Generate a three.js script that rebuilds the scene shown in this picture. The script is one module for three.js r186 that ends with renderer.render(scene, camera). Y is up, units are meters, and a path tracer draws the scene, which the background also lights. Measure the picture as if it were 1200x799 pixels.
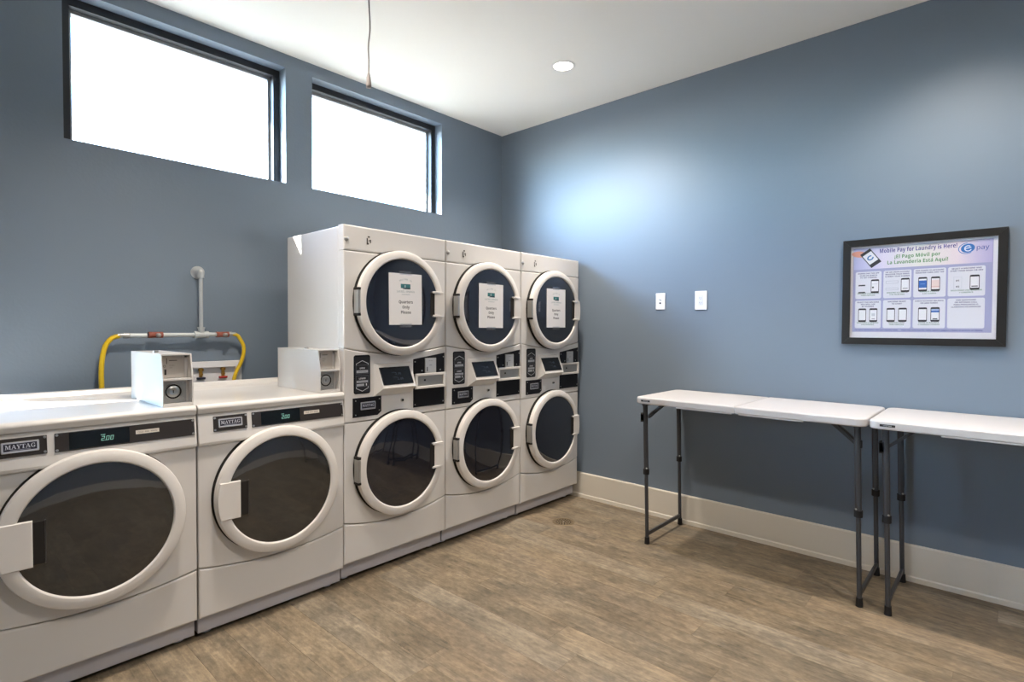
import * as THREE from 'three';
import { RoundedBoxGeometry } from 'three/addons/geometries/RoundedBoxGeometry.js';
import { mergeGeometries, toCreasedNormals } from 'three/addons/utils/BufferGeometryUtils.js';
import { Sky } from 'three/addons/objects/Sky.js';
import { RectAreaLightUniformsLib } from 'three/addons/lights/RectAreaLightUniformsLib.js';

// ---------------------------------------------------------------- camera, sky, sun, exposure
RectAreaLightUniformsLib.init();
const D2R = Math.PI / 180;
const scene = new THREE.Scene();
const camera = new THREE.PerspectiveCamera(2 * Math.atan(399.5 / 641.7) / D2R, 1200 / 799, 0.05, 200);
camera.rotation.order = 'YXZ';
camera.position.set(-3.603, 1.3466, 3.4086);
camera.rotation.set(-1.357 * D2R, -47.717 * D2R, 0.2535 * D2R);

const renderer = new THREE.WebGLRenderer();
renderer.toneMapping = THREE.LinearToneMapping;
renderer.toneMappingExposure = 1.4;
renderer.shadowMap.enabled = true;

const SUN = new THREE.Vector3(1, -0.78, 0.65).normalize();     // the way the sunlight travels
const sky = new Sky(); sky.scale.setScalar(1000); scene.add(sky);   // bright hazy morning sky
Object.assign(sky.material.uniforms.sunPosition.value, SUN.clone().negate());
sky.material.uniforms.turbidity.value = 20; sky.material.uniforms.rayleigh.value = 0.5;
sky.material.uniforms.mieCoefficient.value = 0.02; sky.material.uniforms.mieDirectionalG.value = 0.38;
scene.backgroundIntensity = 2.6;
const sun = new THREE.DirectionalLight(new THREE.Color().setRGB(1, 0.95, 0.86), 45);
sun.position.copy(SUN).multiplyScalar(-12); sun.target.position.set(-2, 1.5, 0.5); sun.position.add(sun.target.position);
sun.castShadow = true; sun.shadow.radius = 1; sun.shadow.mapSize.set(4096, 4096);
Object.assign(sun.shadow.camera, { left: -6, right: 6, top: 6, bottom: -6, near: 0.5, far: 30 });
scene.add(sun, sun.target);
const LAMP_COLOUR = new THREE.Color().setRGB(1, 0.89, 0.78);
const LAMP_POWER = 15;

// ---------------------------------------------------------------- helpers
let seed = 7;
const rnd = () => { seed = (seed * 1664525 + 1013904223) >>> 0; return seed / 4294967296; };
const used = {};
const numbered = (n) => { const k = used[n] = (used[n] ?? -1) + 1; return k ? `${n}_${String(k).padStart(3, '0')}` : n; };
const shade = (o) => { o.traverse((m) => { if (m.isMesh) { m.castShadow = true; m.receiveShadow = true; } }); return o; };
function part(name, geo, m, parent, label) {
  const o = new THREE.Mesh(Array.isArray(geo) ? join(geo) : geo, m);
  o.name = name; o.castShadow = o.receiveShadow = true;
  if (label) o.userData.label = label;
  parent.add(o); return o;
}
function thing(name, label, category, [x, y, z] = [0, 0, 0], turn = 0, group) {
  const g = new THREE.Group(); g.name = numbered(name); g.position.set(x, y, z); g.rotation.y = turn;
  g.userData = { label, category }; if (group) g.userData.group = group;
  scene.add(g); return g;
}
function tag(o, label, category, group) { o.userData = { label, category }; if (group) o.userData.group = group; return o; }
function struct(name, geo, m) { const o = part(name, geo, m, scene); o.userData.kind = 'structure'; return o; }
const clean = (g) => { let h = g.index ? g.toNonIndexed() : g; for (const k of Object.keys(h.attributes)) if (!['position', 'normal', 'uv'].includes(k)) h.deleteAttribute(k); return h; };
const join = (list) => mergeGeometries(list.map(clean));
const at = (g, x = 0, y = 0, z = 0) => g.translate(x, y, z);
const box = (x0, x1, y0, y1, z0, z1) => at(new THREE.BoxGeometry(x1 - x0, y1 - y0, z1 - z0), (x0 + x1) / 2, (y0 + y1) / 2, (z0 + z1) / 2);
const rbox = (x0, x1, y0, y1, z0, z1, r = 0.004, s = 2) => at(new RoundedBoxGeometry(x1 - x0, y1 - y0, z1 - z0, s, r), (x0 + x1) / 2, (y0 + y1) / 2, (z0 + z1) / 2);
const poly = (pts) => { const s = new THREE.Shape(); pts.forEach(([x, y], i) => (i ? s.lineTo(x, y) : s.moveTo(x, y))); s.closePath(); return s; };
function rrect(x0, x1, y0, y1, r) {
  const s = new THREE.Shape();
  s.moveTo(x0 + r, y0); s.lineTo(x1 - r, y0); s.absarc(x1 - r, y0 + r, r, -Math.PI / 2, 0); s.lineTo(x1, y1 - r); s.absarc(x1 - r, y1 - r, r, 0, Math.PI / 2);
  s.lineTo(x0 + r, y1); s.absarc(x0 + r, y1 - r, r, Math.PI / 2, Math.PI); s.lineTo(x0, y0 + r); s.absarc(x0 + r, y0 + r, r, Math.PI, Math.PI * 1.5); return s;
}
// a plate whose outline is the shape; its back lies at z0 and its front at z1, front and back edges rounded by b
function plate(shape, z0, z1, b = 0, seg = 3, curve = 12) {
  const d = z1 - z0;
  const g = new THREE.ExtrudeGeometry(shape, b ? { depth: d - 2 * b, bevelEnabled: true, bevelThickness: b, bevelSize: b, bevelOffset: -b, bevelSegments: seg, curveSegments: curve } : { depth: d, bevelEnabled: false, curveSegments: curve });
  return at(g, 0, 0, z0 + b);
}
// four mitred bars around the rectangle x0..x1, y0..y1, each w wide, as separate geometries
function bars(x0, x1, y0, y1, w, z0, z1, b = 0.0015) {
  const q = (p) => plate(poly(p), z0, z1, b);
  return [q([[x0, y0], [x1, y0], [x1 - w, y0 + w], [x0 + w, y0 + w]]), q([[x1, y0], [x1, y1], [x1 - w, y1 - w], [x1 - w, y0 + w]]), q([[x1, y1], [x0, y1], [x0 + w, y1 - w], [x1 - w, y1 - w]]), q([[x0, y1], [x0, y0], [x0 + w, y0 + w], [x0 + w, y1 - w]])];
}
// a profile given as [z, y] pairs, swept along x from x0 to x1
function sweepX(pts, x0, x1, b = 0) {
  const g = plate(poly(pts.map(([z, y]) => [-z, y])), 0, x1 - x0, b);   // drawn in (-z, y)
  g.rotateY(Math.PI / 2); return at(g, x0, 0, 0);
}
const lathe = (pts, n = 48) => new THREE.LatheGeometry(pts.map(([r, h]) => new THREE.Vector2(r, h)), n);
const latheZ = (pts, n = 72) => lathe(pts, n).rotateX(Math.PI / 2);                    // axis along +z
const cyl = (r, h, n = 20, r2 = r) => new THREE.CylinderGeometry(r2, r, h, n);
const cylZ = (r, h, n = 24) => cyl(r, h, n).rotateX(Math.PI / 2);
const cylX = (r, h, n = 20) => cyl(r, h, n).rotateZ(Math.PI / 2);
const tube = (pts, r, n = 48, k = 10) => new THREE.TubeGeometry(new THREE.CatmullRomCurve3(pts.map((p) => new THREE.Vector3(...p)), false, 'centripetal'), n, r, k);
function bar(a, b, w, h = w) {                                                            // a square bar from a to b
  const A = new THREE.Vector3(...a), B = new THREE.Vector3(...b), d = B.clone().sub(A);
  const g = new THREE.BoxGeometry(w, d.length(), h);
  const up = new THREE.Vector3(0, 1, 0); g.applyQuaternion(new THREE.Quaternion().setFromUnitVectors(up, d.clone().normalize()));
  const c = A.add(B).multiplyScalar(0.5); return at(g, c.x, c.y, c.z);
}
function rod(a, b, r, n = 14) {
  const A = new THREE.Vector3(...a), B = new THREE.Vector3(...b), d = B.clone().sub(A);
  const g = cyl(r, d.length(), n); g.applyQuaternion(new THREE.Quaternion().setFromUnitVectors(new THREE.Vector3(0, 1, 0), d.clone().normalize()));
  const c = A.add(B).multiplyScalar(0.5); return at(g, c.x, c.y, c.z);
}

// ---------------------------------------------------------------- textures
function hash(x, y, s) { let h = (x * 374761393 + y * 668265263 + s * 1274126177) | 0; h = Math.imul(h ^ (h >>> 13), 1274126177); return ((h ^ (h >>> 16)) >>> 0) / 4294967296; }
function noise(x, y, px, py, s) {                                                         // tiling value noise
  const xi = Math.floor(x), yi = Math.floor(y), f = x - xi, g = y - yi, u = f * f * (3 - 2 * f), v = g * g * (3 - 2 * g);
  const w = (a, p) => ((a % p) + p) % p;
  const a = hash(w(xi, px), w(yi, py), s), b = hash(w(xi + 1, px), w(yi, py), s), c = hash(w(xi, px), w(yi + 1, py), s), d = hash(w(xi + 1, px), w(yi + 1, py), s);
  return a + (b - a) * u + (c - a) * v + (a - b - c + d) * u * v;
}
function dataTexture(w, h, fn, srgb) {
  const d = new Uint8Array(w * h * 4);
  for (let y = 0; y < h; y++) for (let x = 0; x < w; x++) { const c = fn(x / w, y / h); const k = (y * w + x) * 4; for (let i = 0; i < 3; i++) d[k + i] = Math.max(0, Math.min(255, Math.round(c[i] * 255))); d[k + 3] = 255; }
  const t = new THREE.DataTexture(d, w, h); t.magFilter = THREE.LinearFilter; t.minFilter = THREE.LinearMipmapLinearFilter; t.generateMipmaps = true;
  t.wrapS = t.wrapT = THREE.RepeatWrapping; if (srgb) t.colorSpace = THREE.SRGBColorSpace; t.needsUpdate = true; return t;
}
// the vinyl planks: u runs along the plank (one tile 2.4 m), v across (one tile 1.2 m)
const plankTex = dataTexture(1024, 1024, (u, v) => {
  const blot = noise(u * 10, v * 14, 10, 14, 1) * 0.4 + noise(u * 28, v * 34, 28, 34, 2) * 0.3 + noise(u * 80, v * 80, 80, 80, 3) * 0.3;
  const grain = noise(u * 14, v * 120, 14, 120, 4) * 0.55 + noise(u * 40, v * 340, 40, 340, 5) * 0.45;
  const fleck = noise(u * 300, v * 400, 300, 400, 6);
  const warm = noise(u * 7, v * 9, 7, 9, 8) - 0.5;
  const mott = noise(u * 130, v * 110, 130, 110, 12) * 0.6 + noise(u * 52, v * 50, 52, 50, 13) * 0.4, tint = noise(u * 16, v * 18, 16, 18, 14) - 0.5;
  let t = 0.45 + (blot - 0.5) * 0.22 + (grain - 0.5) * 0.07 + (fleck - 0.5) * 0.06 + (mott - 0.5) * 0.10;
  t += Math.max(0, noise(u * 18, v * 150, 18, 150, 9) - 0.7) * 0.20 - Math.max(0, noise(u * 22, v * 110, 22, 110, 11) - 0.74) * 0.22;
  return [t * 1.085 + warm * 0.012 + tint * 0.006, t * 0.99, t * 0.845 - warm * 0.015 - tint * 0.004];
}, true);
const plankBump = dataTexture(512, 512, (u, v) => { const g = noise(u * 20, v * 170, 20, 170, 4) * 0.6 + noise(u * 120, v * 200, 120, 200, 7) * 0.4; return [g, g, g]; });
const paintBump = dataTexture(512, 512, (u, v) => { const g = noise(u * 90, v * 90, 90, 90, 1) * 0.6 + noise(u * 180, v * 180, 180, 180, 2) * 0.4; return [g, g, g]; });
const speckle = dataTexture(256, 256, (u, v) => { const g = 0.9 + 0.1 * noise(u * 90, v * 90, 90, 90, 3); return [g, g, g]; });
function canvas(w, h, draw, srgb = true) {
  const c = document.createElement('canvas'); c.width = w; c.height = h; const x = c.getContext('2d'); draw(x, w, h);
  const t = new THREE.CanvasTexture(c); if (srgb) t.colorSpace = THREE.SRGBColorSpace; return t;
}

// ---------------------------------------------------------------- materials
const std = (hex, roughness = 0.6, o = {}) => new THREE.MeshStandardMaterial({ color: hex, roughness, ...o });
const phy = (hex, roughness, o = {}) => new THREE.MeshPhysicalMaterial({ color: hex, roughness, ...o });
const M = {
  wall: std('#73808e', 0.5, { bumpMap: paintBump, bumpScale: 0.0004 }),
  ceiling: std('#efefea', 0.9, { bumpMap: paintBump, bumpScale: 0.0005 }),
  baseboard: std('#d9d2c4', 0.45),
  exterior: std('#b9b4aa', 0.9),
  ground: std('#77766c', 0.95),
  subfloor: std('#4a4036', 0.9),
  plank: [0, 1, 2, 3, 4].map((k) => std(['#ffffff', '#f6f2ec', '#fffaf2', '#f0ece6', '#faf4ee'][k], 0.5, { map: plankTex, bumpMap: plankBump, bumpScale: 0.0004 })),
  frameDark: std('#2f3135', 0.45, { metalness: 0.3 }),
  frameGrey: std('#b3b8bb', 0.4, { metalness: 0.2 }),
  pane: phy('#ffffff', 0.02, { transmission: 1, thickness: 0, ior: 1.5 }),
  enamel: phy('#d6d3cf', 0.3, { clearcoat: 0.4, clearcoatRoughness: 0.12 }),
  whitePlastic: std('#dcd8d3', 0.35),
  kick: std('#b2b0b4', 0.5),
  gap: std('#17130f', 0.8),
  blackPlastic: phy('#121318', 0.45, { specularIntensity: 0.5 }),
  brownPlate: std('#2d2826', 0.4),
  washerGlass: phy('#2b2a29', 0.06, { clearcoat: 1, clearcoatRoughness: 0.02 }),
  dryerGlass: phy('#1a1c26', 0.05, { clearcoat: 1, clearcoatRoughness: 0.02 }),
  steel: std('#b9b9b6', 0.3, { metalness: 0.9 }),
  brushed: std('#a9a8a4', 0.45, { metalness: 0.7 }),
  galvanised: std('#c9cdcd', 0.4, { metalness: 0.4, map: speckle }),
  brass: std('#a8813e', 0.35, { metalness: 0.8 }),
  valveRed: std('#8c4836', 0.5),
  valveHandleRed: std('#b02a22', 0.5),
  valveHandleBlue: std('#20243c', 0.5),
  hoseYellow: std('#d9b51c', 0.4),
  plasticWhite: std('#e6e6e8', 0.4),
  tableTop: std('#c2c0c0', 0.5, { bumpMap: paintBump, bumpScale: 0.0003 }),
  tableLeg: std('#45474b', 0.4, { metalness: 0.35 }),
  tableFoot: std('#121214', 0.6),
  frameBlack: std('#1a1918', 0.45),
  drain: std('#8a7a62', 0.4, { metalness: 0.6 }),
  cord: std('#7d7572', 0.7),
  lens: std('#ffffff', 0.5, { emissive: new THREE.Color(1, 0.93, 0.82), emissiveIntensity: 6 }),
  trim: std('#ececea', 0.5),
};
const print = (tex, rough = 0.5, o = {}) => new THREE.MeshStandardMaterial({ map: tex, roughness: rough, ...o });
// a thin printed face, w by h, centred on (x, y) at depth z, facing +z
const face = (x, y, z, w, h) => at(new THREE.PlaneGeometry(w, h), x, y, z);

// ---------------------------------------------------------------- the room
const H = 3.065, RX = -5.0, RZ = 4.9, T = 0.2;
const WIN = [[-3.088, -1.987], [-1.810, -0.704]], SILL = 2.257, HEAD = 2.982, LOW = [-4.85, -3.66, 1.08, 1.90];
{
  const s = poly([[RX - T, -0.2], [T, -0.2], [T, 3.45], [RX - T, 3.45]]);
  const hole = (x0, x1, y0, y1) => { const h = new THREE.Path(); h.moveTo(x0, y0); h.lineTo(x0, y1); h.lineTo(x1, y1); h.lineTo(x1, y0); h.closePath(); s.holes.push(h); };
  for (const [a, b] of WIN) hole(a, b, SILL, HEAD);
  hole(...LOW);
  struct('wall_back', plate(s, -T, 0), M.wall);
}
struct('wall_right', box(0, T, -0.2, 3.45, 0, RZ + T), M.wall);
struct('wall_left', box(RX - T, RX, -0.2, 3.45, 0, RZ + T), M.wall);
struct('wall_front', box(RX, 0, -0.2, 3.45, RZ, RZ + T), M.wall);
struct('ceiling', box(RX, 0, H, H + 0.12, 0, RZ), M.ceiling);
{ // roof with a raked eave beyond the window wall: it shades the upper part of the windows
  const eave = (x) => -(0.7625 + 0.198 * (x + 3.16));
  const g = plate(poly([[-6.2, -eave(-6.2)], [1.0, -eave(1.0)], [1.0, -5.4], [-6.2, -5.4]]), 0, 0.15);   // drawn in (x, -z)
  g.rotateX(-Math.PI / 2); struct('roof', at(g, 0, 3.45, 0), M.exterior);
}
struct('ground', box(-14, 10, -0.4, -0.25, -16, -0.25), M.ground);
const floor = struct('floor', box(RX, 0, -0.2, -0.004, 0, RZ), M.subfloor);
{
  const W = 0.1524, LEN = 1.22, joints = { 12: 2.113, 8: 2.395, 4: 2.694, 5: 2.365, 14: 1.672 };
  let k = 0;
  for (let r = 0; ; r++) {
    let x1 = -(r - 0.4) * W, x0 = x1 - W; x1 = Math.min(0, x1); if (x1 <= RX) break; x0 = Math.max(RX, x0);
    let z = (joints[r] !== undefined ? joints[r] % LEN : rnd() * LEN) - LEN;
    for (; z < RZ; z += LEN) {
      const a = Math.max(0, z), b = Math.min(RZ, z + LEN); if (b - a < 0.01) continue;
      const g = box(x0 + 0.0004, x1 - 0.0004, -0.004, 0, a + 0.0004, b - 0.0004), ou = rnd(), ov = rnd(), uv = g.attributes.uv, p = g.attributes.position;
      for (let i = 0; i < uv.count; i++) uv.setXY(i, (p.getZ(i) - a) / 2.4 + ou, (p.getX(i) - x0) / 1.2 + ov);
      part('plank', g, M.plank[k++ % 5 === 0 ? Math.floor(rnd() * 5) : Math.floor(rnd() * 5)], floor);
    }
  }
}
// baseboards: a flat board with a narrow shoe at the floor
const baseProfile = [[0, 0.197], [0.009, 0.197], [0.015, 0.19], [0.015, 0.03], [0.02, 0.024], [0.022, 0.0], [0, 0.0]];
{
  const along = (len) => sweepX(baseProfile, 0, len);
  struct('baseboard_right', along(RZ).rotateY(-Math.PI / 2), M.baseboard);
  struct('baseboard_back', at(along(-RX - 0.03), RX, 0, 0), M.baseboard);
  struct('baseboard_left', at(along(RZ - 0.03).rotateY(Math.PI / 2), RX, 0, RZ), M.baseboard);
  struct('baseboard_front', at(along(-RX - 0.06).rotateY(Math.PI), -0.03, 0, RZ), M.baseboard);
}
// windows: a dark outer frame, a grey sash inside it, a pane
function makeWindow(n, x0, x1, y0, y1) {
  const g = new THREE.Group(); g.name = `window_${n}`; g.userData.kind = 'structure'; scene.add(g);
  const ring = (a0, a1, b0, b1, w, z0, z1, wb = w) => [box(a0, a0 + w, b0, b1, z0, z1), box(a1 - w, a1, b0, b1, z0, z1), box(a0 + w, a1 - w, b0, b0 + wb, z0, z1), box(a0 + w, a1 - w, b1 - w, b1, z0, z1)];
  part('window_frame', ring(x0, x1, y0, y1, 0.04, -0.13, -0.085, 0.02), M.frameDark, g);
  part('sash', [...ring(x0 + 0.015, x1 - 0.015, y0 + 0.01, y1 - 0.015, 0.04, -0.16, -0.135, 0.02), ...ring(x0, x1, y0, y1, 0.05, -0.195, -0.165, 0.03)], M.frameGrey, g);
  part('pane', box(x0 + 0.02, x1 - 0.02, y0 + 0.02, y1 - 0.02, -0.1755, -0.1745).scale(1, 1, 1), M.pane, g);
  return g;
}
WIN.forEach(([a, b], i) => makeWindow(i + 1, a, b, SILL, HEAD));
makeWindow(3, ...LOW);

// ---------------------------------------------------------------- ceiling lights
const LIGHTS = [[-0.698, 1.209, 'round recessed ceiling light above the stacked dryers', 1.15], [-0.698, 3.2, 'round recessed ceiling light above the folding tables', 0.75],
  [-2.7, 1.35, 'round recessed ceiling light above the washers', 1.15], [-2.7, 3.2, 'round recessed ceiling light in the middle of the room', 0.85], [-1.7, 4.25, 'round recessed ceiling light by the wall opposite the windows', 1]];
for (const [x, z, label, share] of LIGHTS) {
  const t = thing('ceiling_light', label, 'ceiling light', [x, H, z], 0, 'recessed ceiling lights');
  part('trim_ring', lathe([[0.062, -0.001], [0.064, -0.006], [0.078, -0.004], [0.08, 0]], 40), M.trim, t);
  part('lens', lathe([[0, -0.002], [0.062, -0.002]], 40), M.lens, t);
  const l = new THREE.SpotLight(LAMP_COLOUR, LAMP_POWER * share, 0, 68 * D2R, 1, 2);
  l.position.set(0, -0.012, 0); l.target.position.set(0, -1, 0); l.castShadow = true; l.shadow.radius = 5; l.shadow.mapSize.set(1024, 1024);
  t.add(l, l.target);
}

// ---------------------------------------------------------------- machine parts
const HW = 0.3425, ZF = 0.871;
const arcTop = (edge, mid, x) => mid + (edge - mid) * (x / HW) ** 2;
// a front panel between two heights; either may be [edge, middle] for a bowed edge
function frontPanel(lo, hi, z0, z1, b = 0.006) {
  const N = 16, pts = [], f = (v, x) => (Array.isArray(v) ? arcTop(v[0], v[1], x) : v);
  for (let i = 0; i <= N; i++) { const x = -HW + 2 * HW * i / N; pts.push([x, f(lo, x)]); if (!Array.isArray(lo)) { pts.pop(); if (i === 0 || i === N) pts.push([x, lo]); } }
  for (let i = N; i >= 0; i--) { const x = -HW + 2 * HW * i / N; if (Array.isArray(hi)) pts.push([x, f(hi, x)]); else if (i === 0 || i === N) pts.push([x, hi]); }
  return plate(poly(pts), z0, z1, b, 3);
}
// the grip follows the rim of the door on its outer side and ends straight at x = a
function gripPlate(s, a, d0, d1, y, z) {
  const R = 0.2855, pts = [[s * a, y + d0], [s * a, y + d1]];
  for (let i = 0; i <= 8; i++) { const d = d1 + (d0 - d1) * i / 8; pts.push([s * Math.sqrt(R * R - d * d), y + d]); }
  return plate(poly(s > 0 ? pts.reverse() : pts), 0.014, z, 0.004);
}
// a round door: gasket, ring, glass, on the axis (x, y); hinge and handle on opposite sides
function makeDoor(parent, y, glassMat, handleSide, hinge) {
  const door = part('door', at(toCreasedNormals(latheZ([[0.27, 0.012], [0.287, 0.018], [0.289, 0.022], [0.289, 0.042], [0.286, 0.048], [0.275, 0.053], [0.256, 0.056], [0.248, 0.0555], [0.2445, 0.053], [0.2425, 0.049], [0.242, 0.04]], 96), 0.42), 0, y, 0), M.whitePlastic, parent);
  part('gasket', at(latheZ([[0.292, 0], [0.292, 0.003], [0.281, 0.004], [0.281, 0.016]], 72), 0, y, 0), M.gap, door);
  part('door_glass', at(latheZ([[0.2435, 0.048], [0.20, 0.053], [0.12, 0.0555], [0, 0.0565]], 72), 0, y, 0), glassMat, door);
  const s = handleSide;
  if (hinge) {
    // coin dryers: hinge on the left, squared grip on the right
    part('grip', [gripPlate(1, 0.212, -0.072, 0.076, y, 0.061), rbox(0.198, 0.25, y + 0.064, y + 0.077, 0.05, 0.064, 0.003), rbox(0.198, 0.25, y - 0.073, y - 0.06, 0.05, 0.064, 0.003)], M.whitePlastic, door);
    part('grip_recess', rbox(0.182, 0.213, y - 0.066, y + 0.07, 0.04, 0.0575, 0.003), M.gap, door);
    part('hinge', [rbox(-0.2905, -0.268, y - 0.074, y + 0.074, 0.004, 0.05, 0.003)], M.gap, door);
    part('hinge_plate', [rbox(-0.292, -0.277, y - 0.06, y + 0.06, 0.012, 0.0525, 0.002)], M.brushed, door);
  } else {
    part('grip', gripPlate(-1, 0.19, -0.085, 0.078, y, 0.059), M.whitePlastic, door);
    part('grip_recess', rbox(-0.191, -0.157, y - 0.078, y + 0.072, 0.04, 0.057, 0.003), M.gap, door);
    part('recess_rim', [box(-0.158, -0.154, y - 0.08, y + 0.074, 0.04, 0.0575)], std('#3a3837', 0.3), door);
  }
  return door;
}
const screwsAt = (list, z, r = 0.0045) => list.map(([x, y]) => at(cylZ(r, 0.003, 10), x, y, z));

// prints
const badgeTex = canvas(512, 200, (x, w, h) => {
  x.fillStyle = '#b9bcc6'; x.fillRect(0, 0, w, h); x.fillStyle = '#15172a'; x.fillRect(22, 20, w - 44, h - 50);
  x.fillStyle = '#c9ccd6'; x.font = 'bold 108px serif'; x.textAlign = 'center'; x.textBaseline = 'middle'; x.save(); x.translate(w / 2, 84); x.scale(0.98, 1.1); x.fillText('MAYTAG', 0, 4, 440); x.restore();
  x.fillStyle = '#9b9fb0'; x.fillRect(110, 148, w - 220, 9); x.fillStyle = '#15172a'; x.fillRect(40, 140, 60, 26); x.fillRect(w - 100, 140, 60, 26);
});
function seg7(x, s, ox, oy, w, h, t) {                                                    // seven-segment figures, slightly slanted
  const on = { 2: 'abged', 0: 'abcdef' }[s], m = h / 2, L = { a: [[0, 0], [w, 0]], b: [[w, 0], [w, m]], c: [[w, m], [w, h]], d: [[0, h], [w, h]], e: [[0, m], [0, h]], f: [[0, 0], [0, m]], g: [[0, m], [w, m]] };
  x.lineWidth = t; x.lineCap = 'round';
  for (const k of on) { const [[a, b], [c, d]] = L[k], sl = (v) => (h - v) * 0.14; x.beginPath(); x.moveTo(ox + a + sl(b), oy + b); x.lineTo(ox + c + sl(d), oy + d); x.stroke(); }
}
const screenDraw = (bg, ink) => (x, w, h) => {
  x.fillStyle = bg; x.fillRect(0, 0, w, h); x.strokeStyle = x.fillStyle = ink;
  seg7(x, '2', 290, 84, 24, 46, 6); seg7(x, '0', 334, 84, 24, 46, 6); seg7(x, '0', 374, 84, 24, 46, 6);
  x.beginPath(); x.arc(324, 130, 4, 0, 7); x.fill(); x.font = 'bold 18px sans-serif'; x.fillText('VEND', 284, 70, 44);
};
const screenTex = canvas(560, 190, screenDraw('#0b0f10', '#8ac4b4')), screenGlow = canvas(560, 190, screenDraw('#000000', '#8ac4b4'));
const screenMat = print(screenTex, 0.15, { emissive: 0xffffff, emissiveMap: screenGlow, emissiveIntensity: 0.2 });
const washerLabelTex = canvas(400, 64, (x, w, h) => { x.fillStyle = '#d4cdc2'; x.fillRect(0, 0, w, h); x.fillStyle = '#8a8178'; x.font = 'bold 38px sans-serif'; x.textAlign = 'center'; x.textBaseline = 'middle'; x.fillText('COLD  AND  WARM', w / 2, h / 2 + 2, 340); });
const coinTopTex = canvas(256, 256, (x, w, h) => {
  x.fillStyle = '#b3aca4'; x.fillRect(0, 0, w, h); x.fillStyle = '#4a4642'; x.fillRect(60, 24, 8, 70); x.fillRect(90, 48, 86, 10); x.fillStyle = '#7a746d'; x.font = '22px sans-serif'; x.fillText('PUSH', 92, 120); x.fillText('25¢', 92, 146);
  x.fillStyle = '#161412'; x.fillRect(38, 158, 22, 66); x.beginPath(); x.arc(40, 120, 12, 0, 7); x.strokeStyle = '#6d675f'; x.lineWidth = 5; x.stroke();
});
const dryerPlateTex = canvas(256, 540, (x, w, h) => {                                     // temperature plate with its two chevron outlines
  x.fillStyle = '#15171d'; x.fillRect(0, 0, w, h); x.strokeStyle = '#c7c9cc'; x.lineWidth = 9;
  x.beginPath(); x.moveTo(26, 130); x.lineTo(26, 108); x.lineTo(128, 62); x.lineTo(230, 108); x.lineTo(230, 130); x.stroke();
  x.beginPath(); x.moveTo(26, 450); x.lineTo(26, 476); x.lineTo(128, 522); x.lineTo(230, 476); x.lineTo(230, 450); x.stroke();
  x.lineWidth = 3; x.strokeStyle = '#8c9096'; x.strokeRect(22, 130, 212, 130); x.strokeRect(22, 290, 212, 160);
  x.fillStyle = '#a9adb3'; x.fillRect(30, 206, 196, 40); x.fillRect(30, 360, 196, 34); x.fillRect(30, 410, 130, 34);
  x.fillStyle = '#dfe1e4'; x.font = 'bold 34px sans-serif'; x.textAlign = 'center'; x.fillText('UPPER', 128, 188, 92); x.fillText('LOWER', 128, 342, 120); x.fillRect(190, 408, 18, 34);
  x.fillStyle = '#5b6067'; x.font = '24px sans-serif'; x.fillText('DRYER START', 128, 235, 180); x.fillText('DRYER START', 128, 386, 180);
});
const dryerBadgeTex = canvas(256, 110, (x, w, h) => { x.fillStyle = '#8f939b'; x.fillRect(0, 0, w, h); x.fillStyle = '#1b1d28'; x.fillRect(14, 14, w - 28, h - 34); x.fillStyle = '#b6bac4'; x.font = 'bold 54px serif'; x.textAlign = 'center'; x.fillText('MAYTAG', w / 2, 68, 210); });
const dryerScreenTex = canvas(400, 190, (x, w, h) => { x.fillStyle = '#0f1218'; x.fillRect(0, 0, w, h); x.fillStyle = '#39414d'; x.font = 'bold 34px monospace'; x.fillText('2.00', 185, 84); x.fillText('2.00', 195, 148); x.font = '18px sans-serif'; x.fillText('UPPER', 140, 66); x.fillText('LOWER', 140, 122); });
const coinSlotTex = canvas(256, 320, (x, w, h) => { x.fillStyle = '#b6b9bc'; x.fillRect(0, 0, w, h); x.fillStyle = '#53575c'; x.font = '24px sans-serif'; x.textAlign = 'center'; x.fillText('25¢ ONLY', 128, 60); x.fillRect(96, 150, 60, 10); x.fillStyle = '#15171a'; x.fillRect(34, 190, 22, 100); });
const hangerTex = canvas(256, 512, (x, w, h) => {                                         // small black pictogram of a bracket with an arrow
  x.clearRect(0, 0, w, h); x.fillStyle = x.strokeStyle = '#3b3631'; x.lineWidth = 40;
  x.fillRect(90, 40, 90, 60); x.fillRect(40, 130, 50, 260); x.fillRect(40, 340, 90, 80); x.beginPath(); x.moveTo(130, 250); x.lineTo(215, 210); x.lineTo(215, 340); x.stroke();
});
const hangerMat = print(hangerTex, 0.6, { transparent: true });
const noticeTex = canvas(612, 792, (x, w, h) => {
  x.fillStyle = '#e7e6e6'; x.fillRect(0, 0, w, h); x.textAlign = 'center';
  x.save(); x.translate(w / 2, 330); x.fillStyle = '#8d9a9f'; x.font = '30px serif'; const word = 'WELCOME TO'; for (let i = 0; i < word.length; i++) { x.save(); x.rotate((i - 4.5) * 0.1); x.fillText(word[i], 0, -232); x.restore(); } x.restore();
  x.fillStyle = '#2f6f74'; x.fillRect(214, 160, 180, 70); x.fillStyle = '#1f3f4a'; x.fillRect(250, 214, 144, 26); x.fillStyle = '#e7e6e6'; x.fillRect(214, 226, 60, 5); x.fillRect(290, 176, 10, 40);
  x.fillStyle = '#7f9197'; x.font = '40px serif'; x.fillText('LAUREL SPRINGS', w / 2, 292, 410); x.font = '24px serif'; x.fillText('APARTMENTS', w / 2, 330, 160);
  x.fillStyle = '#1b1b1d'; x.font = 'bold 62px sans-serif'; x.fillText('Quarters', w / 2, 460); x.fillText('Only', w / 2, 540); x.fillText('Please', w / 2, 620);
});

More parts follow.
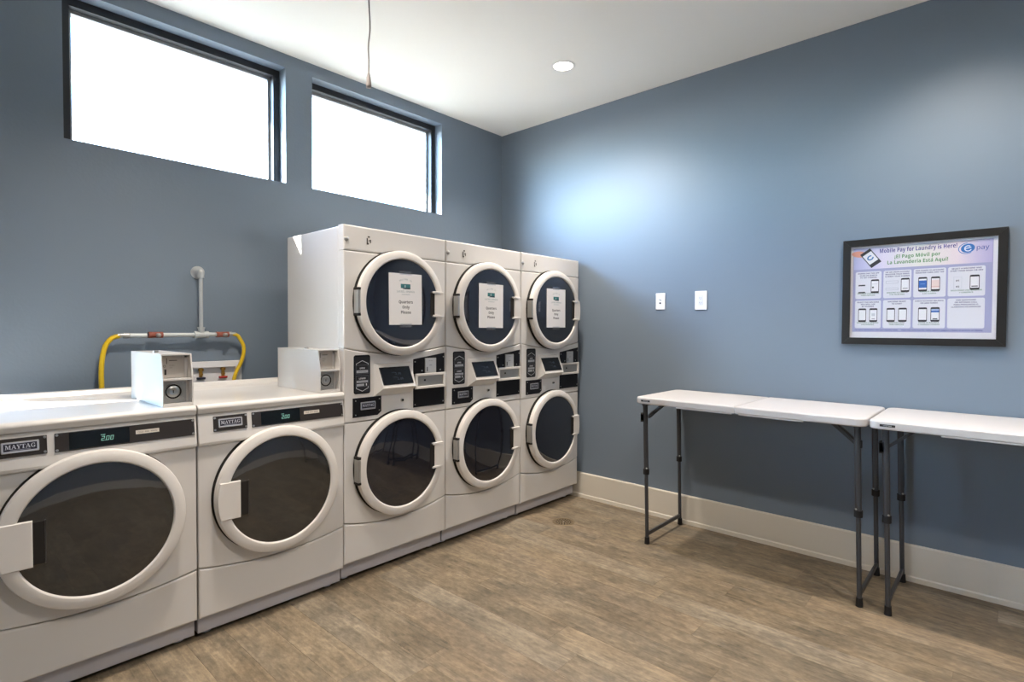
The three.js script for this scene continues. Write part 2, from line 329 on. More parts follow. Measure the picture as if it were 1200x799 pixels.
// ---------------------------------------------------------------- washers
function makeWasher(label, xc) {
  const t = thing('front_load_washer', label, 'washer', [xc, 0, ZF], 0, 'front loading coin washers');
  part('cabinet', [rbox(-HW, HW, 0.098, 0.985, -0.66, -0.028, 0.006), box(-HW + 0.004, HW - 0.004, 0.032, 0.11, -0.65, -0.06)], M.enamel, t);
  for (const [x, z] of [[-0.29, -0.085], [0.29, -0.085], [-0.29, -0.6], [0.29, -0.6]]) part('foot', at(cyl(0.024, 0.032, 16, 0.02), x, 0.016, z), M.plasticWhite, t);
  part('kick_plate', rbox(-HW + 0.003, HW - 0.003, 0.02, 0.1, -0.075, -0.03, 0.004), M.kick, t);
  part('toe_panel', frontPanel(0.095, [0.312, 0.276], -0.035, 0, 0.008), M.enamel, t);
  part('front_panel', frontPanel([0.316, 0.28], 0.838, -0.035, 0, 0.005), M.enamel, t);
  part('control_panel', sweepX([[-0.035, 0.836], [0.006, 0.838], [0.013, 0.843], [0.0145, 0.852], [0.002, 0.968], [-0.004, 0.976], [-0.035, 0.976]], -HW, HW, 0.004), M.enamel, t);
  // the top: rounded front edge, flat deck, cove and raised rear lip
  const prof = [[-0.66, 0.975], [0.006, 0.977]];
  for (let i = 0; i <= 6; i++) { const a = i / 6 * Math.PI / 2; prof.push([-0.008 + 0.018 * Math.cos(a), 0.996 + 0.018 * Math.sin(a)]); }
  prof.push([-0.58, 1.014], [-0.61, 1.017], [-0.632, 1.028], [-0.642, 1.044], [-0.65, 1.05], [-0.662, 1.05], [-0.668, 1.044]);
  part('top_deck', sweepX(prof, -HW - 0.001, HW + 0.001, 0.003), M.enamel, t);
  // plates on the sloping control panel
  const tilt = -Math.atan2(0.0125, 0.116), cp = new THREE.Matrix4().makeRotationX(tilt).setPosition(0, 0.91, 0.0095);
  const on = (g) => g.applyMatrix4(cp);
  const name = part('name_plate', on(plate(rrect(-0.283, -0.142, -0.016, 0.049, 0.002), -0.002, 0.002, 0.0008)), M.brownPlate, t, 'dark name plate with a silver badge');
  part('badge', on(plate(rrect(-0.264, -0.163, -0.002, 0.037, 0.004), 0.001, 0.004, 0.001)), M.steel, name);
  part('badge_print', on(face(-0.2135, 0.0175, 0.0045, 0.096, 0.034)), print(badgeTex, 0.35), name);
  for (const g of screwsAt([[-0.277, -0.009], [-0.148, -0.009], [-0.277, 0.042], [-0.148, 0.042]], 0.002)) part('screw', on(g), M.steel, name);
  const disp = part('display_plate', on(plate(rrect(-0.121, 0.334, -0.018, 0.05, 0.002), -0.002, 0.002, 0.0008)), M.brownPlate, t, 'dark strip with a lit price display');
  part('screen', on(face(0.012, 0.017, 0.0026, 0.185, 0.0605)), screenMat, disp);
  part('label_strip', on(face(0.165, 0.021, 0.0026, 0.08, 0.015)), print(washerLabelTex), disp);
  for (const g of screwsAt([[-0.115, -0.011], [0.328, -0.011], [-0.115, 0.043], [0.328, 0.043]], 0.002)) part('screw', on(g), M.steel, disp);
  makeDoor(t, 0.597, M.washerGlass, -1, false);
  // coin box bolted to the right end of the deck
  const X0 = 0.2265, X1 = 0.3415, Y0 = 1.0145, ZB = -0.49, ZFr = -0.021;
  const side = [[ZB, Y0], [ZFr, Y0], [ZFr, Y0 + 0.122], [ZFr - 0.022, Y0 + 0.218], [ZB, Y0 + 0.218]];
  const coin = part('coin_box', [sweepX(side, X0, X0 + 0.004, 0.001), sweepX(side, X1 - 0.006, X1, 0.001), box(X0 + 0.004, X1 - 0.006, Y0 + 0.212, Y0 + 0.2175, ZB, ZFr - 0.023), box(X0 + 0.004, X1 - 0.006, Y0 + 0.1, Y0 + 0.2, ZB, ZFr - 0.055), box(X0 + 0.004, X1 - 0.006, Y0, Y0 + 0.1, ZB, ZFr - 0.04),
    box(X0 + 0.004, X1 - 0.006, Y0 + 0.108, Y0 + 0.115, ZFr - 0.06, ZFr - 0.001), box(X0 + 0.004, X1 - 0.006, Y0 + 0.0005, Y0 + 0.012, ZFr - 0.05, ZFr - 0.001)], M.enamel, t, 'white coin box with an open front');
  part('coin_plate', [box(X0 + 0.006, X1 - 0.018, Y0 + 0.117, Y0 + 0.21, ZFr - 0.055, ZFr - 0.05)], M.brushed, coin);
  part('coin_plate_print', face((X0 + X1) / 2 - 0.006, Y0 + 0.163, ZFr - 0.0495, 0.088, 0.09), print(coinTopTex, 0.45), coin);
  part('lock_plate', box(X0 + 0.006, X1 - 0.018, Y0 + 0.014, Y0 + 0.107, ZFr - 0.04, ZFr - 0.034), M.brushed, coin);
  const lx = (X0 + X1) / 2 - 0.01, ly = Y0 + 0.06;
  part('lock_ring', at(latheZ([[0.033, 0], [0.033, 0.003], [0.03, 0.005], [0.026, 0.0035], [0.02, 0.0035], [0.018, 0.007], [0.012, 0.007], [0.010, 0.005], [0, 0.005]], 36), lx, ly, ZFr - 0.034), M.steel, coin);
  part('lock_groove', at(latheZ([[0.0245, 0.0042], [0.0265, 0.0045], [0.0295, 0.0058], [0.0305, 0.0052]], 36), lx, ly, ZFr - 0.034), M.gap, coin);
  part('keyhole', box(lx - 0.0015, lx + 0.0015, ly - 0.006, ly + 0.006, ZFr - 0.0295, ZFr - 0.0282), M.gap, coin);
  for (const g of screwsAt([[X0 + 0.085, Y0 + 0.03], [X0 + 0.085, Y0 + 0.095]], ZFr - 0.033, 0.003)) part('screw', g, M.steel, coin);
  part('top_lock', at(cyl(0.011, 0.01, 16), X0 + 0.03, Y0 + 0.222, -0.22), M.steel, coin);
  return t;
}
makeWasher('white front-load washer nearest the camera, cut off at the left edge', -3.138);
makeWasher('white front-load washer standing between another washer and the first dryer tower', -2.447);

// ---------------------------------------------------------------- stacked dryers
function makeStack(label, xc, dz) {
  const t = thing('stacked_dryer', label, 'dryer', [xc, 0, ZF + dz], 0, 'stacked coin dryers');
  part('cabinet', [rbox(-HW, HW, 0.112, 1.872, -0.624, -0.056, 0.006), box(-HW + 0.004, HW - 0.004, 0.032, 0.13, -0.615, -0.08)], M.enamel, t);
  for (const [x, z] of [[-0.29, -0.1], [0.29, -0.1], [-0.29, -0.56], [0.29, -0.56]]) part('foot', at(cyl(0.022, 0.032, 16, 0.02), x, 0.016, z), M.plasticWhite, t);
  part('kick_plate', rbox(-HW + 0.003, HW - 0.003, 0.024, 0.115, -0.095, -0.04, 0.004), M.kick, t);
  part('toe_panel', frontPanel(0.108, [0.322, 0.276], -0.058, 0, 0.009), M.enamel, t);
  part('lower_front_panel', frontPanel([0.326, 0.28], 0.846, -0.058, 0, 0.006), M.enamel, t);
  part('control_panel', frontPanel(0.849, [1.236, 1.2], -0.058, 0.002, 0.006), M.enamel, t);
  part('upper_front_panel', frontPanel([1.239, 1.203], 1.744, -0.058, 0, 0.007), M.enamel, t);
  part('header_panel', frontPanel(1.746, 1.878, -0.058, 0, 0.009), M.enamel, t);
  makeDoor(t, 1.481, M.dryerGlass, 1, true);
  makeDoor(t, 0.597, M.dryerGlass, 1, true);
  // round plug on the left corner, pictogram on the header
  part('corner_plug', [at(latheZ([[0.0125, 0], [0.0125, 0.004], [0.008, 0.007], [0, 0.0075]], 20), -HW + 0.0145, 1.803, -0.001), at(latheZ([[0.006, 0], [0.005, 0.003], [0, 0.004]], 14), -HW + 0.0145, 1.803, 0.005)], M.brushed, t);
  part('pictogram', face(-0.195, 1.806, 0.0012, 0.036, 0.06), hangerMat, t);
  const z = 0.0025, X = (v) => v - 0.3425;
  const pa = part('start_plate', plate(rrect(X(0.055), X(0.154), 0.995, 1.2, 0.012), 0, 0.005, 0.0015), M.blackPlastic, t, 'black plate with chevron outlines');
  part('start_print', face(X(0.1045), 1.0975, 0.0056, 0.09, 0.19), print(dryerPlateTex, 0.4), pa);
  const pb = part('badge_plate', plate(poly([[X(0.048), 0.872], [X(0.2), 0.872], [X(0.224), 0.89], [X(0.224), 0.974], [X(0.048), 0.974]]), 0, 0.005, 0.0015), M.blackPlastic, t, 'black plate with a silver badge');
  part('badge', plate(rrect(X(0.094), X(0.186), 0.908, 0.95, 0.004), 0.004, 0.007, 0.001), M.steel, pb);
  part('badge_print', face(X(0.14), 0.929, 0.0075, 0.088, 0.038), print(dryerBadgeTex, 0.35), pb);
  for (const g of screwsAt([[X(0.064), 0.885], [X(0.064), 0.96], [X(0.21), 0.898], [X(0.21), 0.96]], 0.0055, 0.0035)) part('screw', g, M.steel, pb);
  // wedge housing that holds the tilted display
  const wedge = new THREE.BufferGeometry();
  { const x0 = X(0.176), x1 = X(0.418), yb = 0.985, yt = 1.152, top = 0.012, bot = 0.058;
    const P = [[x0, yb - 0.012, 0], [x1, yb - 0.012, 0], [x1, yt, 0], [x0, yt, 0], [x0 + 0.026, 1.018, bot], [x1, 1.018, bot], [x1, yt - 0.006, top], [x0 + 0.016, yt - 0.006, top]];
    const Q = [[4, 5, 6, 7], [0, 1, 5, 4], [0, 4, 7, 3], [1, 2, 6, 5], [3, 7, 6, 2]], v = [];
    for (const [a, b, c, d] of Q) for (const k of [a, b, c, a, c, d]) v.push(...P[k]);
    wedge.setAttribute('position', new THREE.Float32BufferAttribute(v, 3)); wedge.setAttribute('uv', new THREE.Float32BufferAttribute(new Array(v.length / 3 * 2).fill(0), 2)); wedge.computeVertexNormals(); }
  const wd = part('display_housing', wedge, M.enamel, t);
  const ang = -Math.atan2(0.046, 0.128), dm = new THREE.Matrix4().makeRotationX(ang).setPosition(X(0.302), 1.082, 0.0355);
  const slant = (g) => { g.applyMatrix4(new THREE.Matrix4().set(1, -0.10, 0, 0, 0, 1, 0, 0, 0, 0, 1, 0, 0, 0, 0, 1)); return g.applyMatrix4(dm); };
  part('screen_plate', slant(plate(rrect(-0.1, 0.1, -0.05, 0.05, 0.003), -0.001, 0.002, 0.0007)), M.blackPlastic, wd);
  part('screen', slant(face(0, 0, 0.0026, 0.19, 0.09)), print(dryerScreenTex, 0.15), wd);
  part('key_lock', [at(cylZ(0.009, 0.008, 20), X(0.363), 0.938, 0.004)], M.steel, t);
  part('keyhole', at(cylZ(0.006, 0.002, 16), X(0.364), 0.938, 0.009), M.gap, t);
  // coin panel: black plate around a white-framed coin return
  const c0 = X(0.441), c1 = X(0.674), shape = poly([[c0, 0.886], [c1, 0.886], [c1, 1.196], [c0, 1.165]]), opening = new THREE.Path();
  opening.moveTo(c0 + 0.014, 1.0); opening.lineTo(c0 + 0.014, 1.065); opening.lineTo(c1 - 0.012, 1.065); opening.lineTo(c1 - 0.012, 1.0); opening.closePath(); shape.holes.push(opening);
  const cpn = part('coin_panel', plate(shape, 0.001, 0.006, 0.0015), M.blackPlastic, t, 'black coin panel with slot plate');
  part('coin_return_frame', bars(c0 + 0.008, c1 - 0.001, 0.992, 1.08, 0.014, 0.004, 0.018, 0.002), M.whitePlastic, cpn);
  part('coin_return', [box(c0 + 0.028, c1 - 0.01, 1.006, 1.068, 0.003, 0.0075)], M.brushed, cpn);
  part('coin_button', at(cylZ(0.006, 0.003, 14), c0 + 0.08, 1.04, 0.009), M.gap, cpn);
  part('slot_plate', rbox(c0 + 0.08, c0 + 0.165, 1.08, 1.168, 0.004, 0.01, 0.002), M.brushed, cpn);
  part('slot_print', face(c0 + 0.1225, 1.124, 0.0105, 0.08, 0.083), print(coinSlotTex, 0.45), cpn);
  for (const g of screwsAt([[c0 + 0.01, 0.902], [c1 - 0.012, 0.905], [c0 + 0.01, 1.15], [c1 - 0.01, 1.172], [c0 + 0.06, 1.096], [c1 - 0.035, 1.096]], 0.0065, 0.004)) part('screw', g, M.steel, cpn);
  return t;
}
const towers = [[-1.757, 0, 'white stacked dryer tower closest to the washers'], [-1.068, 0, 'middle one of the three white stacked dryer towers'], [-0.379, 0.004, 'white stacked dryer tower in the corner, next to the right wall']];
for (const [x, dz, label] of towers) makeStack(label, x, dz);
{
  const notes = ['paper notice taped on the top door of the dryer tower closest to the washers', 'paper notice taped on the top door of the middle dryer tower', 'paper notice taped on the top door of the dryer tower in the corner'];
  towers.forEach(([x, dz], i) => {
    const g = thing('paper_notice', notes[i], 'notice', [x + [0.006, -0.01, -0.02][i], 1.365 - [0.003, 0.018, 0.013][i], ZF + dz + 0.0578], 0, 'paper notices on the dryer doors');
    g.rotation.z = [0.01, -0.004, 0.004][i];
    part('sheet', box(-0.111, 0.111, 0, 0.282, 0, 0.0006), std('#e7e6e6', 0.8), g);
    part('print', face(0, 0.141, 0.0011, 0.222, 0.282), print(noticeTex, 0.8), g);
    for (const y of [-0.004, 0.286]) part('tape', box(-0.04, 0.04, y - 0.01, y + 0.01, -0.0008, 0.0013), phy('#dfe3ea', 0.2, { transmission: 0.92, thickness: 0 }), g);
  });
}

// ---------------------------------------------------------------- gas pipe, hoses, outlet box on the window wall
{
  const zp = 0.05, t = thing('gas_pipe', 'galvanised gas pipe with tee and valves on the blue wall above the washers', 'pipe', [-2.503, 1.302, 0]);
  part('wall_flange', at(latheZ([[0.036, 0], [0.036, 0.006], [0.022, 0.012], [0.017, 0.05], [0, 0.05]], 32), 0, 0.35, 0.001), M.galvanised, t);
  part('elbow', [at(new THREE.SphereGeometry(0.019, 20, 14), 0, 0.35, zp), at(cyl(0.018, 0.03, 20), 0, 0.332, zp), at(cylZ(0.018, 0.03, 20), 0, 0.35, zp - 0.015)], M.galvanised, t);
  part('drop_pipe', at(cyl(0.0105, 0.33, 20), 0, 0.175, zp), M.galvanised, t);
  part('tee', [at(cylX(0.0175, 0.06, 20), 0, 0, zp), at(cyl(0.0165, 0.03, 20), 0, 0.024, zp), at(cylX(0.02, 0.012, 20), -0.03, 0, zp), at(cylX(0.02, 0.012, 20), 0.03, 0, zp), at(cyl(0.0195, 0.01, 20), 0, 0.038, zp)], M.galvanised, t);
  part('branch_pipe', at(cylX(0.0115, 0.17, 20), -0.115, -0.001, zp), M.galvanised, t);
  part('branch_pipe', at(cylX(0.0115, 0.06, 20), 0.06, 0.001, zp), M.galvanised, t);
  part('end_pipe', at(cylX(0.012, 0.075, 20), -0.3, -0.003, zp), M.galvanised, t);
  for (const x of [-0.222, 0.112]) {
    const v = part('valve', [at(cylX(0.0155, 0.06, 8), x, 0, zp), at(cylX(0.0185, 0.014, 6), x - 0.026, 0, zp), at(cylX(0.0185, 0.014, 6), x + 0.026, 0, zp)], M.valveRed, t, 'rust red gas valve');
    part('valve_stem', [at(latheZ([[0.011, 0], [0.011, 0.02], [0, 0.022]], 18), x + 0.008, -0.002, zp + 0.012)], M.brushed, v);
  }
  part('hose_fitting', [at(cylX(0.016, 0.026, 6), -0.352, -0.003, zp), at(cylX(0.011, 0.03, 16), -0.374, -0.003, zp)], M.steel, t);
  part('hose_fitting', [at(cylX(0.015, 0.018, 6), 0.152, 0.003, zp), at(cylX(0.010, 0.03, 16), 0.168, 0.003, zp)], M.steel, t);
  const h1 = thing('gas_hose', 'yellow gas hose dropping behind the washer at the left', 'hose', [0, 0, 0], 0, 'yellow gas hoses');
  part('hose', tube([[-2.885, 1.297, zp], [-2.912, 1.29, zp], [-2.94, 1.255, zp], [-2.955, 1.2, zp], [-2.962, 1.12, zp], [-2.963, 1.03, zp + 0.01], [-2.963, 0.8, zp + 0.03], [-2.955, 0.55, zp + 0.03]], 0.0115), M.hoseYellow, h1);
  const h2 = thing('gas_hose', 'yellow gas hose curving down in front of the white outlet box', 'hose', [0, 0, 0], 0, 'yellow gas hoses');
  part('hose', tube([[-2.335, 1.303, zp], [-2.312, 1.3, zp], [-2.292, 1.272, zp], [-2.276, 1.235, zp + 0.005], [-2.278, 1.19, zp + 0.01], [-2.295, 1.135, zp + 0.012], [-2.318, 1.09, zp + 0.014], [-2.336, 1.045, zp + 0.02], [-2.35, 0.9, zp + 0.03], [-2.36, 0.6, zp + 0.03]], 0.0105), M.hoseYellow, h2);
  const o = thing('washer_outlet_box', 'white plastic water outlet box on the wall behind the washer', 'outlet box', [-2.43, 0.93, 0]);
  const W = 0.153, Hh = 0.218, s = rrect(-W, W, 0, Hh, 0.003), hole = new THREE.Path(); hole.moveTo(-W + 0.035, 0.03); hole.lineTo(-W + 0.035, Hh - 0.035); hole.lineTo(W - 0.035, Hh - 0.035); hole.lineTo(W - 0.035, 0.03); hole.closePath(); s.holes.push(hole);
  part('frame', plate(s, 0.001, 0.03, 0.002), M.plasticWhite, o);
  part('back_panel', box(-W + 0.03, W - 0.03, 0.026, Hh - 0.03, 0.001, 0.005), M.plasticWhite, o);
  [[-0.066, M.valveHandleBlue], [0.052, M.valveHandleRed]].forEach(([x, m]) => {
    const v = part('water_valve', [at(cyl(0.009, 0.07, 16), x, 0.155, 0.018), at(cyl(0.014, 0.014, 6), x, 0.172, 0.018), at(cylZ(0.008, 0.02, 14), x, 0.145, 0.02)], M.brass, o);
    part('valve_handle', rbox(x - 0.022, x + 0.022, 0.118, 0.13, 0.01, 0.03, 0.004), m, v);
  });
}

// ---------------------------------------------------------------- pull cord
{
  const p = thing('pull_cord', 'thin hanging pull cord with a tapered grey handle below the ceiling', 'cord', [-2.164, 2.45, 1.2]);
  part('cord', tube([[0.004, 0.615, 0], [0.002, 0.4, 0], [0.006, 0.27, 0.002], [-0.001, 0.19, 0], [0.001, 0.12, 0], [0, 0.06, 0]], 0.0034, 60, 8), M.cord, p);
  part('handle', lathe([[0, 0], [0.0125, 0.001], [0.0125, 0.012], [0.0095, 0.045], [0.005, 0.066], [0.003, 0.07], [0, 0.07]], 16), M.cord, p);
}

// ---------------------------------------------------------------- things on the right wall (local x runs along the wall, local z points into the room)
const ON_RIGHT = -Math.PI / 2;
{
  const s = thing('cable_wall_plate', 'small white wall plate with a black jack, beside the power outlet', 'wall plate', [0, 1.482, 1.563], ON_RIGHT);
  part('plate', rbox(-0.036, 0.036, 0, 0.117, 0, 0.007, 0.003), M.plasticWhite, s);
  part('jack', at(cylZ(0.006, 0.012, 14), 0, 0.046, 0.006), M.gap, s);
  part('clip', at(rbox(-0.009, 0.009, -0.004, 0.004, 0, 0.004, 0.001).rotateZ(-0.5), 0, 0.068, 0.006), M.brushed, s);
  const o = thing('power_outlet', 'larger white wall plate with two power sockets', 'outlet', [0, 1.475, 1.859], ON_RIGHT);
  part('plate', rbox(-0.042, 0.042, 0, 0.128, 0, 0.007, 0.003), M.plasticWhite, o);
  part('socket_insert', rbox(-0.0165, 0.0165, 0.03, 0.098, 0.004, 0.0095, 0.001), std('#dcdce0', 0.4), o);
  for (const y of [0.048, 0.08]) {
    part('slot', [box(-0.008, -0.0055, y - 0.003, y + 0.005, 0.009, 0.0099), box(0.0045, 0.0065, y - 0.003, y + 0.005, 0.009, 0.0099), at(cylZ(0.0022, 0.001, 10), 0, y - 0.008, 0.0094)], std('#6b6b70', 0.6), o);
  }
}
{ // framed poster
  const w = 0.697, h = 0.583, b = 0.037;
  const f = thing('framed_poster', 'black framed laundry payment poster hanging on the blue wall', 'poster', [0, 1.265, 3.046], ON_RIGHT);
  for (const g of bars(-w / 2, w / 2, 0, h, b, 0.002, 0.026, 0.002)) part('frame_bar', g, M.frameBlack, f);
  part('mat_board', box(-w / 2 + b - 0.004, w / 2 - b + 0.004, b - 0.004, h - b + 0.004, 0.003, 0.012), std('#d9d9dd', 0.7), f);
  const tex = canvas(1240, 1020, (x, W, H2) => {
    x.fillStyle = '#d9d9df'; x.fillRect(0, 0, W, H2);
    const g = x.createLinearGradient(0, 0, W, 0); [[0, '#aab0d8'], [0.25, '#d9d4e6'], [0.5, '#dfe0dc'], [0.75, '#e2d6dc'], [1, '#a9a6d2']].forEach(([k, c]) => g.addColorStop(k, c));
    x.fillStyle = g; x.fillRect(30, 30, W - 70, H2 - 100); x.strokeStyle = '#8f90b8'; x.lineWidth = 4; x.strokeRect(30, 30, W - 70, H2 - 100);
    x.fillStyle = '#a0a3c8'; x.fillRect(30, 260, W - 70, H2 - 330);
    // a tilted phone held by fingertips
    x.fillStyle = '#d99a86'; x.beginPath(); x.ellipse(86, 92, 74, 34, 0.15, 0, 7); x.fill(); x.save(); x.translate(190, 140); x.rotate(-0.62); x.fillStyle = '#23232a'; x.fillRect(-56, -92, 112, 186); x.fillStyle = '#dfe3ea'; x.fillRect(-48, -62, 96, 118); x.strokeStyle = '#2d6fb0'; x.lineWidth = 12; x.beginPath(); x.ellipse(0, -4, 26, 20, 0, 0.3, 5.6); x.stroke(); x.restore();
    x.textAlign = 'center'; x.fillStyle = '#3f3a86'; x.font = 'bold 60px sans-serif'; x.fillText('Mobile Pay for Laundry is Here!', 600, 92, 660);
    x.fillStyle = '#4f8a55'; x.font = 'bold 52px sans-serif'; x.fillText('¡El Pago Móvil por', 600, 160, 390); x.fillText('La Lavandería Está Aquí!', 600, 220, 520);
    // logo with the word pay
    x.fillStyle = '#2d6fb8'; x.beginPath(); x.ellipse(1010, 108, 54, 44, -0.2, 0, 7); x.fill(); x.strokeStyle = '#e3e8f2'; x.lineWidth = 9; x.beginPath(); x.arc(1012, 110, 26, 0.4, 5.4); x.stroke(); x.beginPath(); x.moveTo(988, 112); x.lineTo(1036, 100); x.stroke();
    x.strokeStyle = '#2d6fb8'; x.lineWidth = 6; x.beginPath(); x.ellipse(1004, 108, 66, 52, -0.2, 1.2, 4.9); x.stroke();
    x.fillStyle = '#3c4f9c'; x.font = '62px sans-serif'; x.fillText('pay', 1122, 128, 104);
    const words = (cx, y, lines, col, size, mw) => { x.fillStyle = col; x.font = `bold ${size}px sans-serif`; lines.forEach((l, i) => x.fillText(l, cx, y + i * (size + 3), mw)); };
    const phone = (cx, cy, body, w2 = 74, h2 = 150) => { x.fillStyle = '#17181c'; x.beginPath(); x.roundRect(cx - w2 / 2, cy - h2 / 2, w2, h2, 12); x.fill(); x.fillStyle = '#e4e6ea'; x.fillRect(cx - w2 / 2 + 5, cy - h2 / 2 + 18, w2 - 10, h2 - 38); if (body) body(cx, cy, w2, h2); };
    const col = [[52, 294], [312, 558], [576, 844], [860, 1148]], row = [[288, 586], [606, 910]];
    const heads = [['DOWNLOAD THE APP', 'SCAN OR SEARCH', 'TO GET STARTED'], ['TAP ON CREATE ACCOUNT', 'REGISTER YOUR EMAIL', '& VERIFY YOUR NUMBER'], ['ADD FUNDS TO ACCOUNT', 'REGISTER CARD AND TAP'], ['SELECT A MACHINE AND', 'START YOUR WASH OR DRY'],
      ['SELECT THE MACHINE', 'YOU WILL USE', 'BY NUMBER'], ['MACHINE READY', 'TO START'], ['CHECK ACCOUNT BALANCE', 'OR ADD FUNDS'], ['FOR QUESTIONS', 'OR REFUNDS CALL', 'PARA PREGUNTAS O', 'LLAMADAS DE SERVICIO']];
    for (let r = 0; r < 2; r++) for (let c = 0; c < 4; c++) {
      const [a, b2] = col[c], [t0, t1] = row[r], cx = (a + b2) / 2, i = r * 4 + c;
      x.fillStyle = '#d8dae2'; x.beginPath(); x.roundRect(a, t0, b2 - a, t1 - t0, 16); x.fill();
      words(cx, t0 + 26, heads[i], '#4a4c70', 20, b2 - a - 30);
      const m = (t0 + t1) / 2 + 14;
      if (i < 7) words(cx, t1 - 52, [['DESCARGUE LA APLICACIÓN', 'PARA EMPEZAR'], ['REGISTRE SU CUENTA', 'Y SU TELÉFONO'], ['AGREGUE FONDOS', 'A SU CUENTA'], ['SELECCIONE UNA MÁQUINA', 'Y COMIENCE'], ['SELECCIONE LA MÁQUINA', 'POR NÚMERO'], ['MÁQUINA LISTA', 'PARA EMPEZAR'], ['REVISE SU BALANCE', 'O AGREGUE FONDOS']][i], '#5f8468', 18, b2 - a - 40);
      const lines = (k, yy, w2) => { x.fillStyle = '#8f96a2'; for (let q = 0; q < k; q++) x.fillRect(cx + w2, yy + q * 18, 44, 4); };
      if (i === 0) { phone(cx + 62, m, (px, py) => { x.fillStyle = '#33363d'; x.fillRect(px - 26, py + 4, 16, 16); x.fillStyle = '#b9bcc6'; x.fillRect(px - 26, py - 26, 50, 4); }); x.fillStyle = '#2b2d33'; x.fillRect(cx - 92, m - 20, 64, 14); x.fillRect(cx - 92, m + 58, 64, 14); }
      if (i === 1) { phone(cx + 70, m, (px, py) => { x.fillStyle = '#3a3c42'; x.fillRect(px - 22, py + 32, 44, 6); }); x.strokeStyle = '#b0b4bf'; x.lineWidth = 4; x.strokeRect(cx - 100, m - 50, 108, 26); x.strokeRect(cx - 100, m + 26, 108, 22); }
      if (i === 2) { phone(cx - 56, m, (px, py) => { x.fillStyle = '#2b62b4'; x.fillRect(px - 32, py - 40, 64, 76); x.fillStyle = '#6f97d4'; x.fillRect(px - 20, py - 6, 40, 6); }); phone(cx + 50, m, (px, py) => { x.fillStyle = '#e3cfcb'; x.fillRect(px - 32, py - 40, 64, 84); x.fillStyle = '#c99a92'; x.fillRect(px - 32, py + 26, 64, 4); }); }
      if (i === 3) { phone(cx + 64, m, (px, py) => { x.fillStyle = '#3a3c42'; x.fillRect(px - 24, py + 34, 48, 9); }); x.strokeStyle = '#bfc3cc'; x.lineWidth = 3; x.strokeRect(cx - 98, m - 60, 62, 120); x.fillStyle = '#33363d'; x.font = 'bold 24px sans-serif'; x.fillText('#1', cx - 67, m - 14); x.fillText('#2', cx - 67, m + 46); }
      if (i >= 4 && i < 7) { phone(cx - 52, m - 4, null); phone(cx + 52, m - 4, (px, py) => { if (i === 6) { x.fillStyle = '#2b62b4'; x.fillRect(px - 32, py - 40, 64, 18); x.fillStyle = '#9db8df'; x.fillRect(px - 32, py - 56, 64, 14); x.fillStyle = '#33363d'; x.fillRect(px - 20, py + 40, 40, 10); } else if (i === 4) { x.fillStyle = '#c3c7cf'; x.fillRect(px - 16, py - 20, 32, 30); x.fillStyle = '#55585f'; x.fillRect(px - 16, py + 38, 32, 5); } }); }
    }
    x.fillStyle = '#3a3f8c'; x.font = 'bold 20px sans-serif'; x.textAlign = 'left'; x.fillText('For more information visit your laundry room.', 52, 938, 400); x.fillText('Para más información visite nuestra página o llame al servicio al cliente.', 480, 938, 660);
  });
  part('poster_sheet', face(0, h / 2, 0.0126, w - 2 * b + 0.004, h - 2 * b + 0.004), print(tex, 0.6), f);
  part('glazing', box(-w / 2 + b - 0.003, w / 2 - b + 0.003, b - 0.003, h - b + 0.003, 0.0155, 0.0165), phy('#ffffff', 0.08, { transmission: 1, thickness: 0, ior: 1.45 }), f);
}

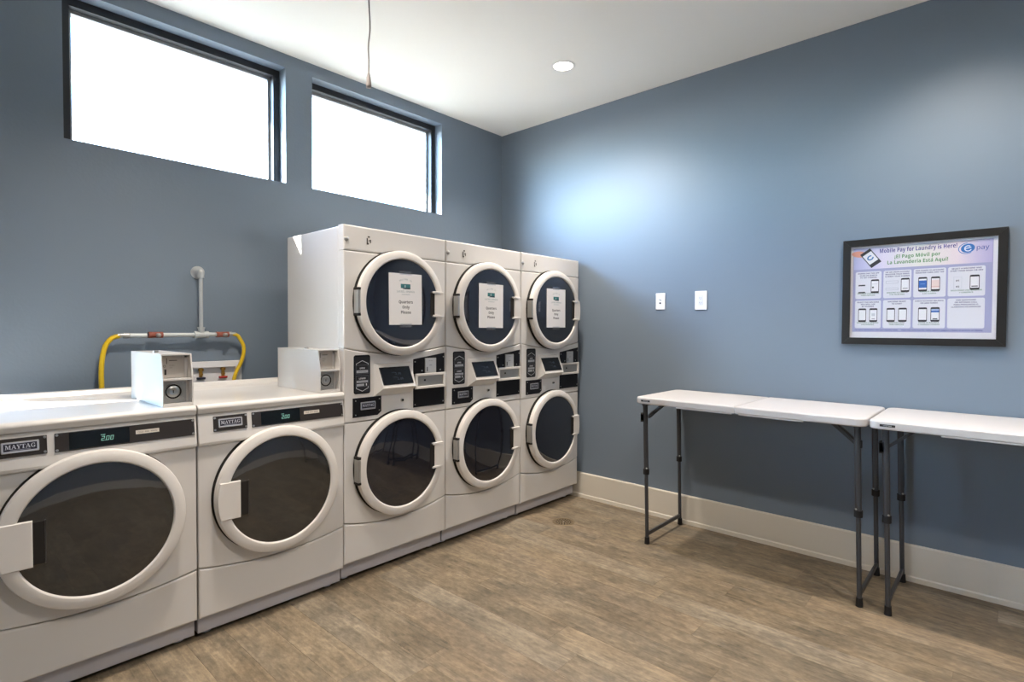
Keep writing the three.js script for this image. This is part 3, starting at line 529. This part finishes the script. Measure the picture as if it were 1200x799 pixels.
// ---------------------------------------------------------------- folding tables along the right wall
const brandTex = canvas(256, 48, (x, w, h) => { x.fillStyle = '#1b1c1f'; x.fillRect(0, 0, w, h); x.fillStyle = '#b9bcc0'; x.font = 'bold 32px sans-serif'; x.textAlign = 'center'; x.fillText('LIFETIME', w / 2, 36, 200); });
function makeTable(label, zc, ends) {
  const t = thing('folding_table', label, 'table', [-0.302, 0, zc], ON_RIGHT, 'white folding tables');
  const L = 0.61, Wd = 0.288, y0 = 0.885, y1 = 0.925, r = 0.045;
  for (const s of [-1, 1]) {                                                               // two halves that meet at the fold
    const sh = new THREE.Shape();
    if (s < 0) { sh.moveTo(-L + r, -Wd); sh.lineTo(-0.0012, -Wd); sh.lineTo(-0.0012, Wd); sh.lineTo(-L + r, Wd); sh.absarc(-L + r, Wd - r, r, Math.PI / 2, Math.PI); sh.lineTo(-L, -Wd + r); sh.absarc(-L + r, -Wd + r, r, Math.PI, Math.PI * 1.5); }
    else { sh.moveTo(0.0012, -Wd); sh.lineTo(L - r, -Wd); sh.absarc(L - r, -Wd + r, r, -Math.PI / 2, 0); sh.lineTo(L, Wd - r); sh.absarc(L - r, Wd - r, r, 0, Math.PI / 2); sh.lineTo(0.0012, Wd); }
    const top = part('tabletop_panel', at(plate(sh, 0, y1 - y0, 0.008, 4, 10).rotateX(-Math.PI / 2), 0, y0, 0), M.tableTop, t);
    part('skirt', [rbox(s < 0 ? -0.34 : 0.02, s < 0 ? -0.02 : 0.34, y0 - 0.006, y0 + 0.004, Wd - 0.02, Wd - 0.004, 0.002)], M.tableTop, top);
  }
  part('brand_label', face(-0.535, 0.905, Wd + 0.0006, 0.06, 0.011), print(brandTex, 0.5), t, 'small black brand label');
  for (const s of [-1, 1]) {                                                               // a leg frame at each end
    const [xt, xb] = ends[s < 0 ? 0 : 1], zf = 0.21, zb = -0.252;
    for (const z of [zf, zb]) {
      const leg = part('leg', [rod([xt, 0.885, z], [xb + (xt - xb) * 0.5, 0.46, z], 0.0145), rod([xb + (xt - xb) * 0.52, 0.47, z], [xb, 0.02, z], 0.011)], M.tableLeg, t);
      part('clamp', at(cyl(0.0185, 0.032, 18), (xt + xb) / 2, 0.452, z), M.tableFoot, leg);
      part('clamp_button', at(new THREE.SphereGeometry(0.005, 10, 8), (xt + xb) / 2 - s * 0.008, 0.475, z + 0.012), M.steel, leg);
      part('foot_cap', at(cyl(0.0165, 0.042, 16, 0.014), xb, 0.021, z), M.tableFoot, leg);
    }
    part('crossbar', bar([xb + s * 0.001, 0.062, zf], [xb + s * 0.001, 0.062, zb], 0.012, 0.022), M.tableLeg, t);
    part('top_rail', rod([xt, 0.875, zf + 0.02], [xt, 0.875, zb - 0.02], 0.012), M.tableLeg, t);
    for (const z of [zf - 0.008, zf - 0.05]) part('brace', bar([xt, 0.785, z], [xt - s * 0.115, 0.884, z], 0.012, 0.016), M.tableLeg, t);
    for (const z of [zb + 0.03]) part('brace', bar([xt, 0.84, z], [xt - s * 0.05, 0.882, z], 0.007, 0.016), M.tableLeg, t);
    part('brace_lock', rbox(xt + s * 0.004, xt + s * 0.022, 0.772, 0.81, zf - 0.012, zf + 0.008, 0.005), M.tableFoot, t);
  }
  return t;
}
makeTable('white folding table in full view near the stacked dryers', 2.306, [[-0.578, -0.556], [0.562, 0.585]]);
makeTable('white folding table under the framed poster, cut off at the right edge', 3.535, [[-0.552, -0.528], [0.562, 0.585]]);

// ---------------------------------------------------------------- floor drain
{
  const d = thing('floor_drain', 'small round metal floor drain in front of the corner dryer tower', 'drain', [-0.562, 0, 1.135]);
  part('rim', lathe([[0, 0.001], [0.06, 0.001], [0.062, 0.0035], [0.074, 0.003], [0.076, 0]], 48), M.drain, d);
  const holes = []; for (const [r, n] of [[0.018, 6], [0.034, 11], [0.05, 16]]) for (let i = 0; i < n; i++) { const a = i / n * Math.PI * 2; holes.push(at(cyl(0.0045, 0.0012, 8), r * Math.cos(a), 0.0015, r * Math.sin(a))); }
  part('holes', holes, M.gap, d);
  part('screw', at(cyl(0.005, 0.002, 12), 0, 0.002, 0), M.steel, d);
}

renderer.render(scene, camera);
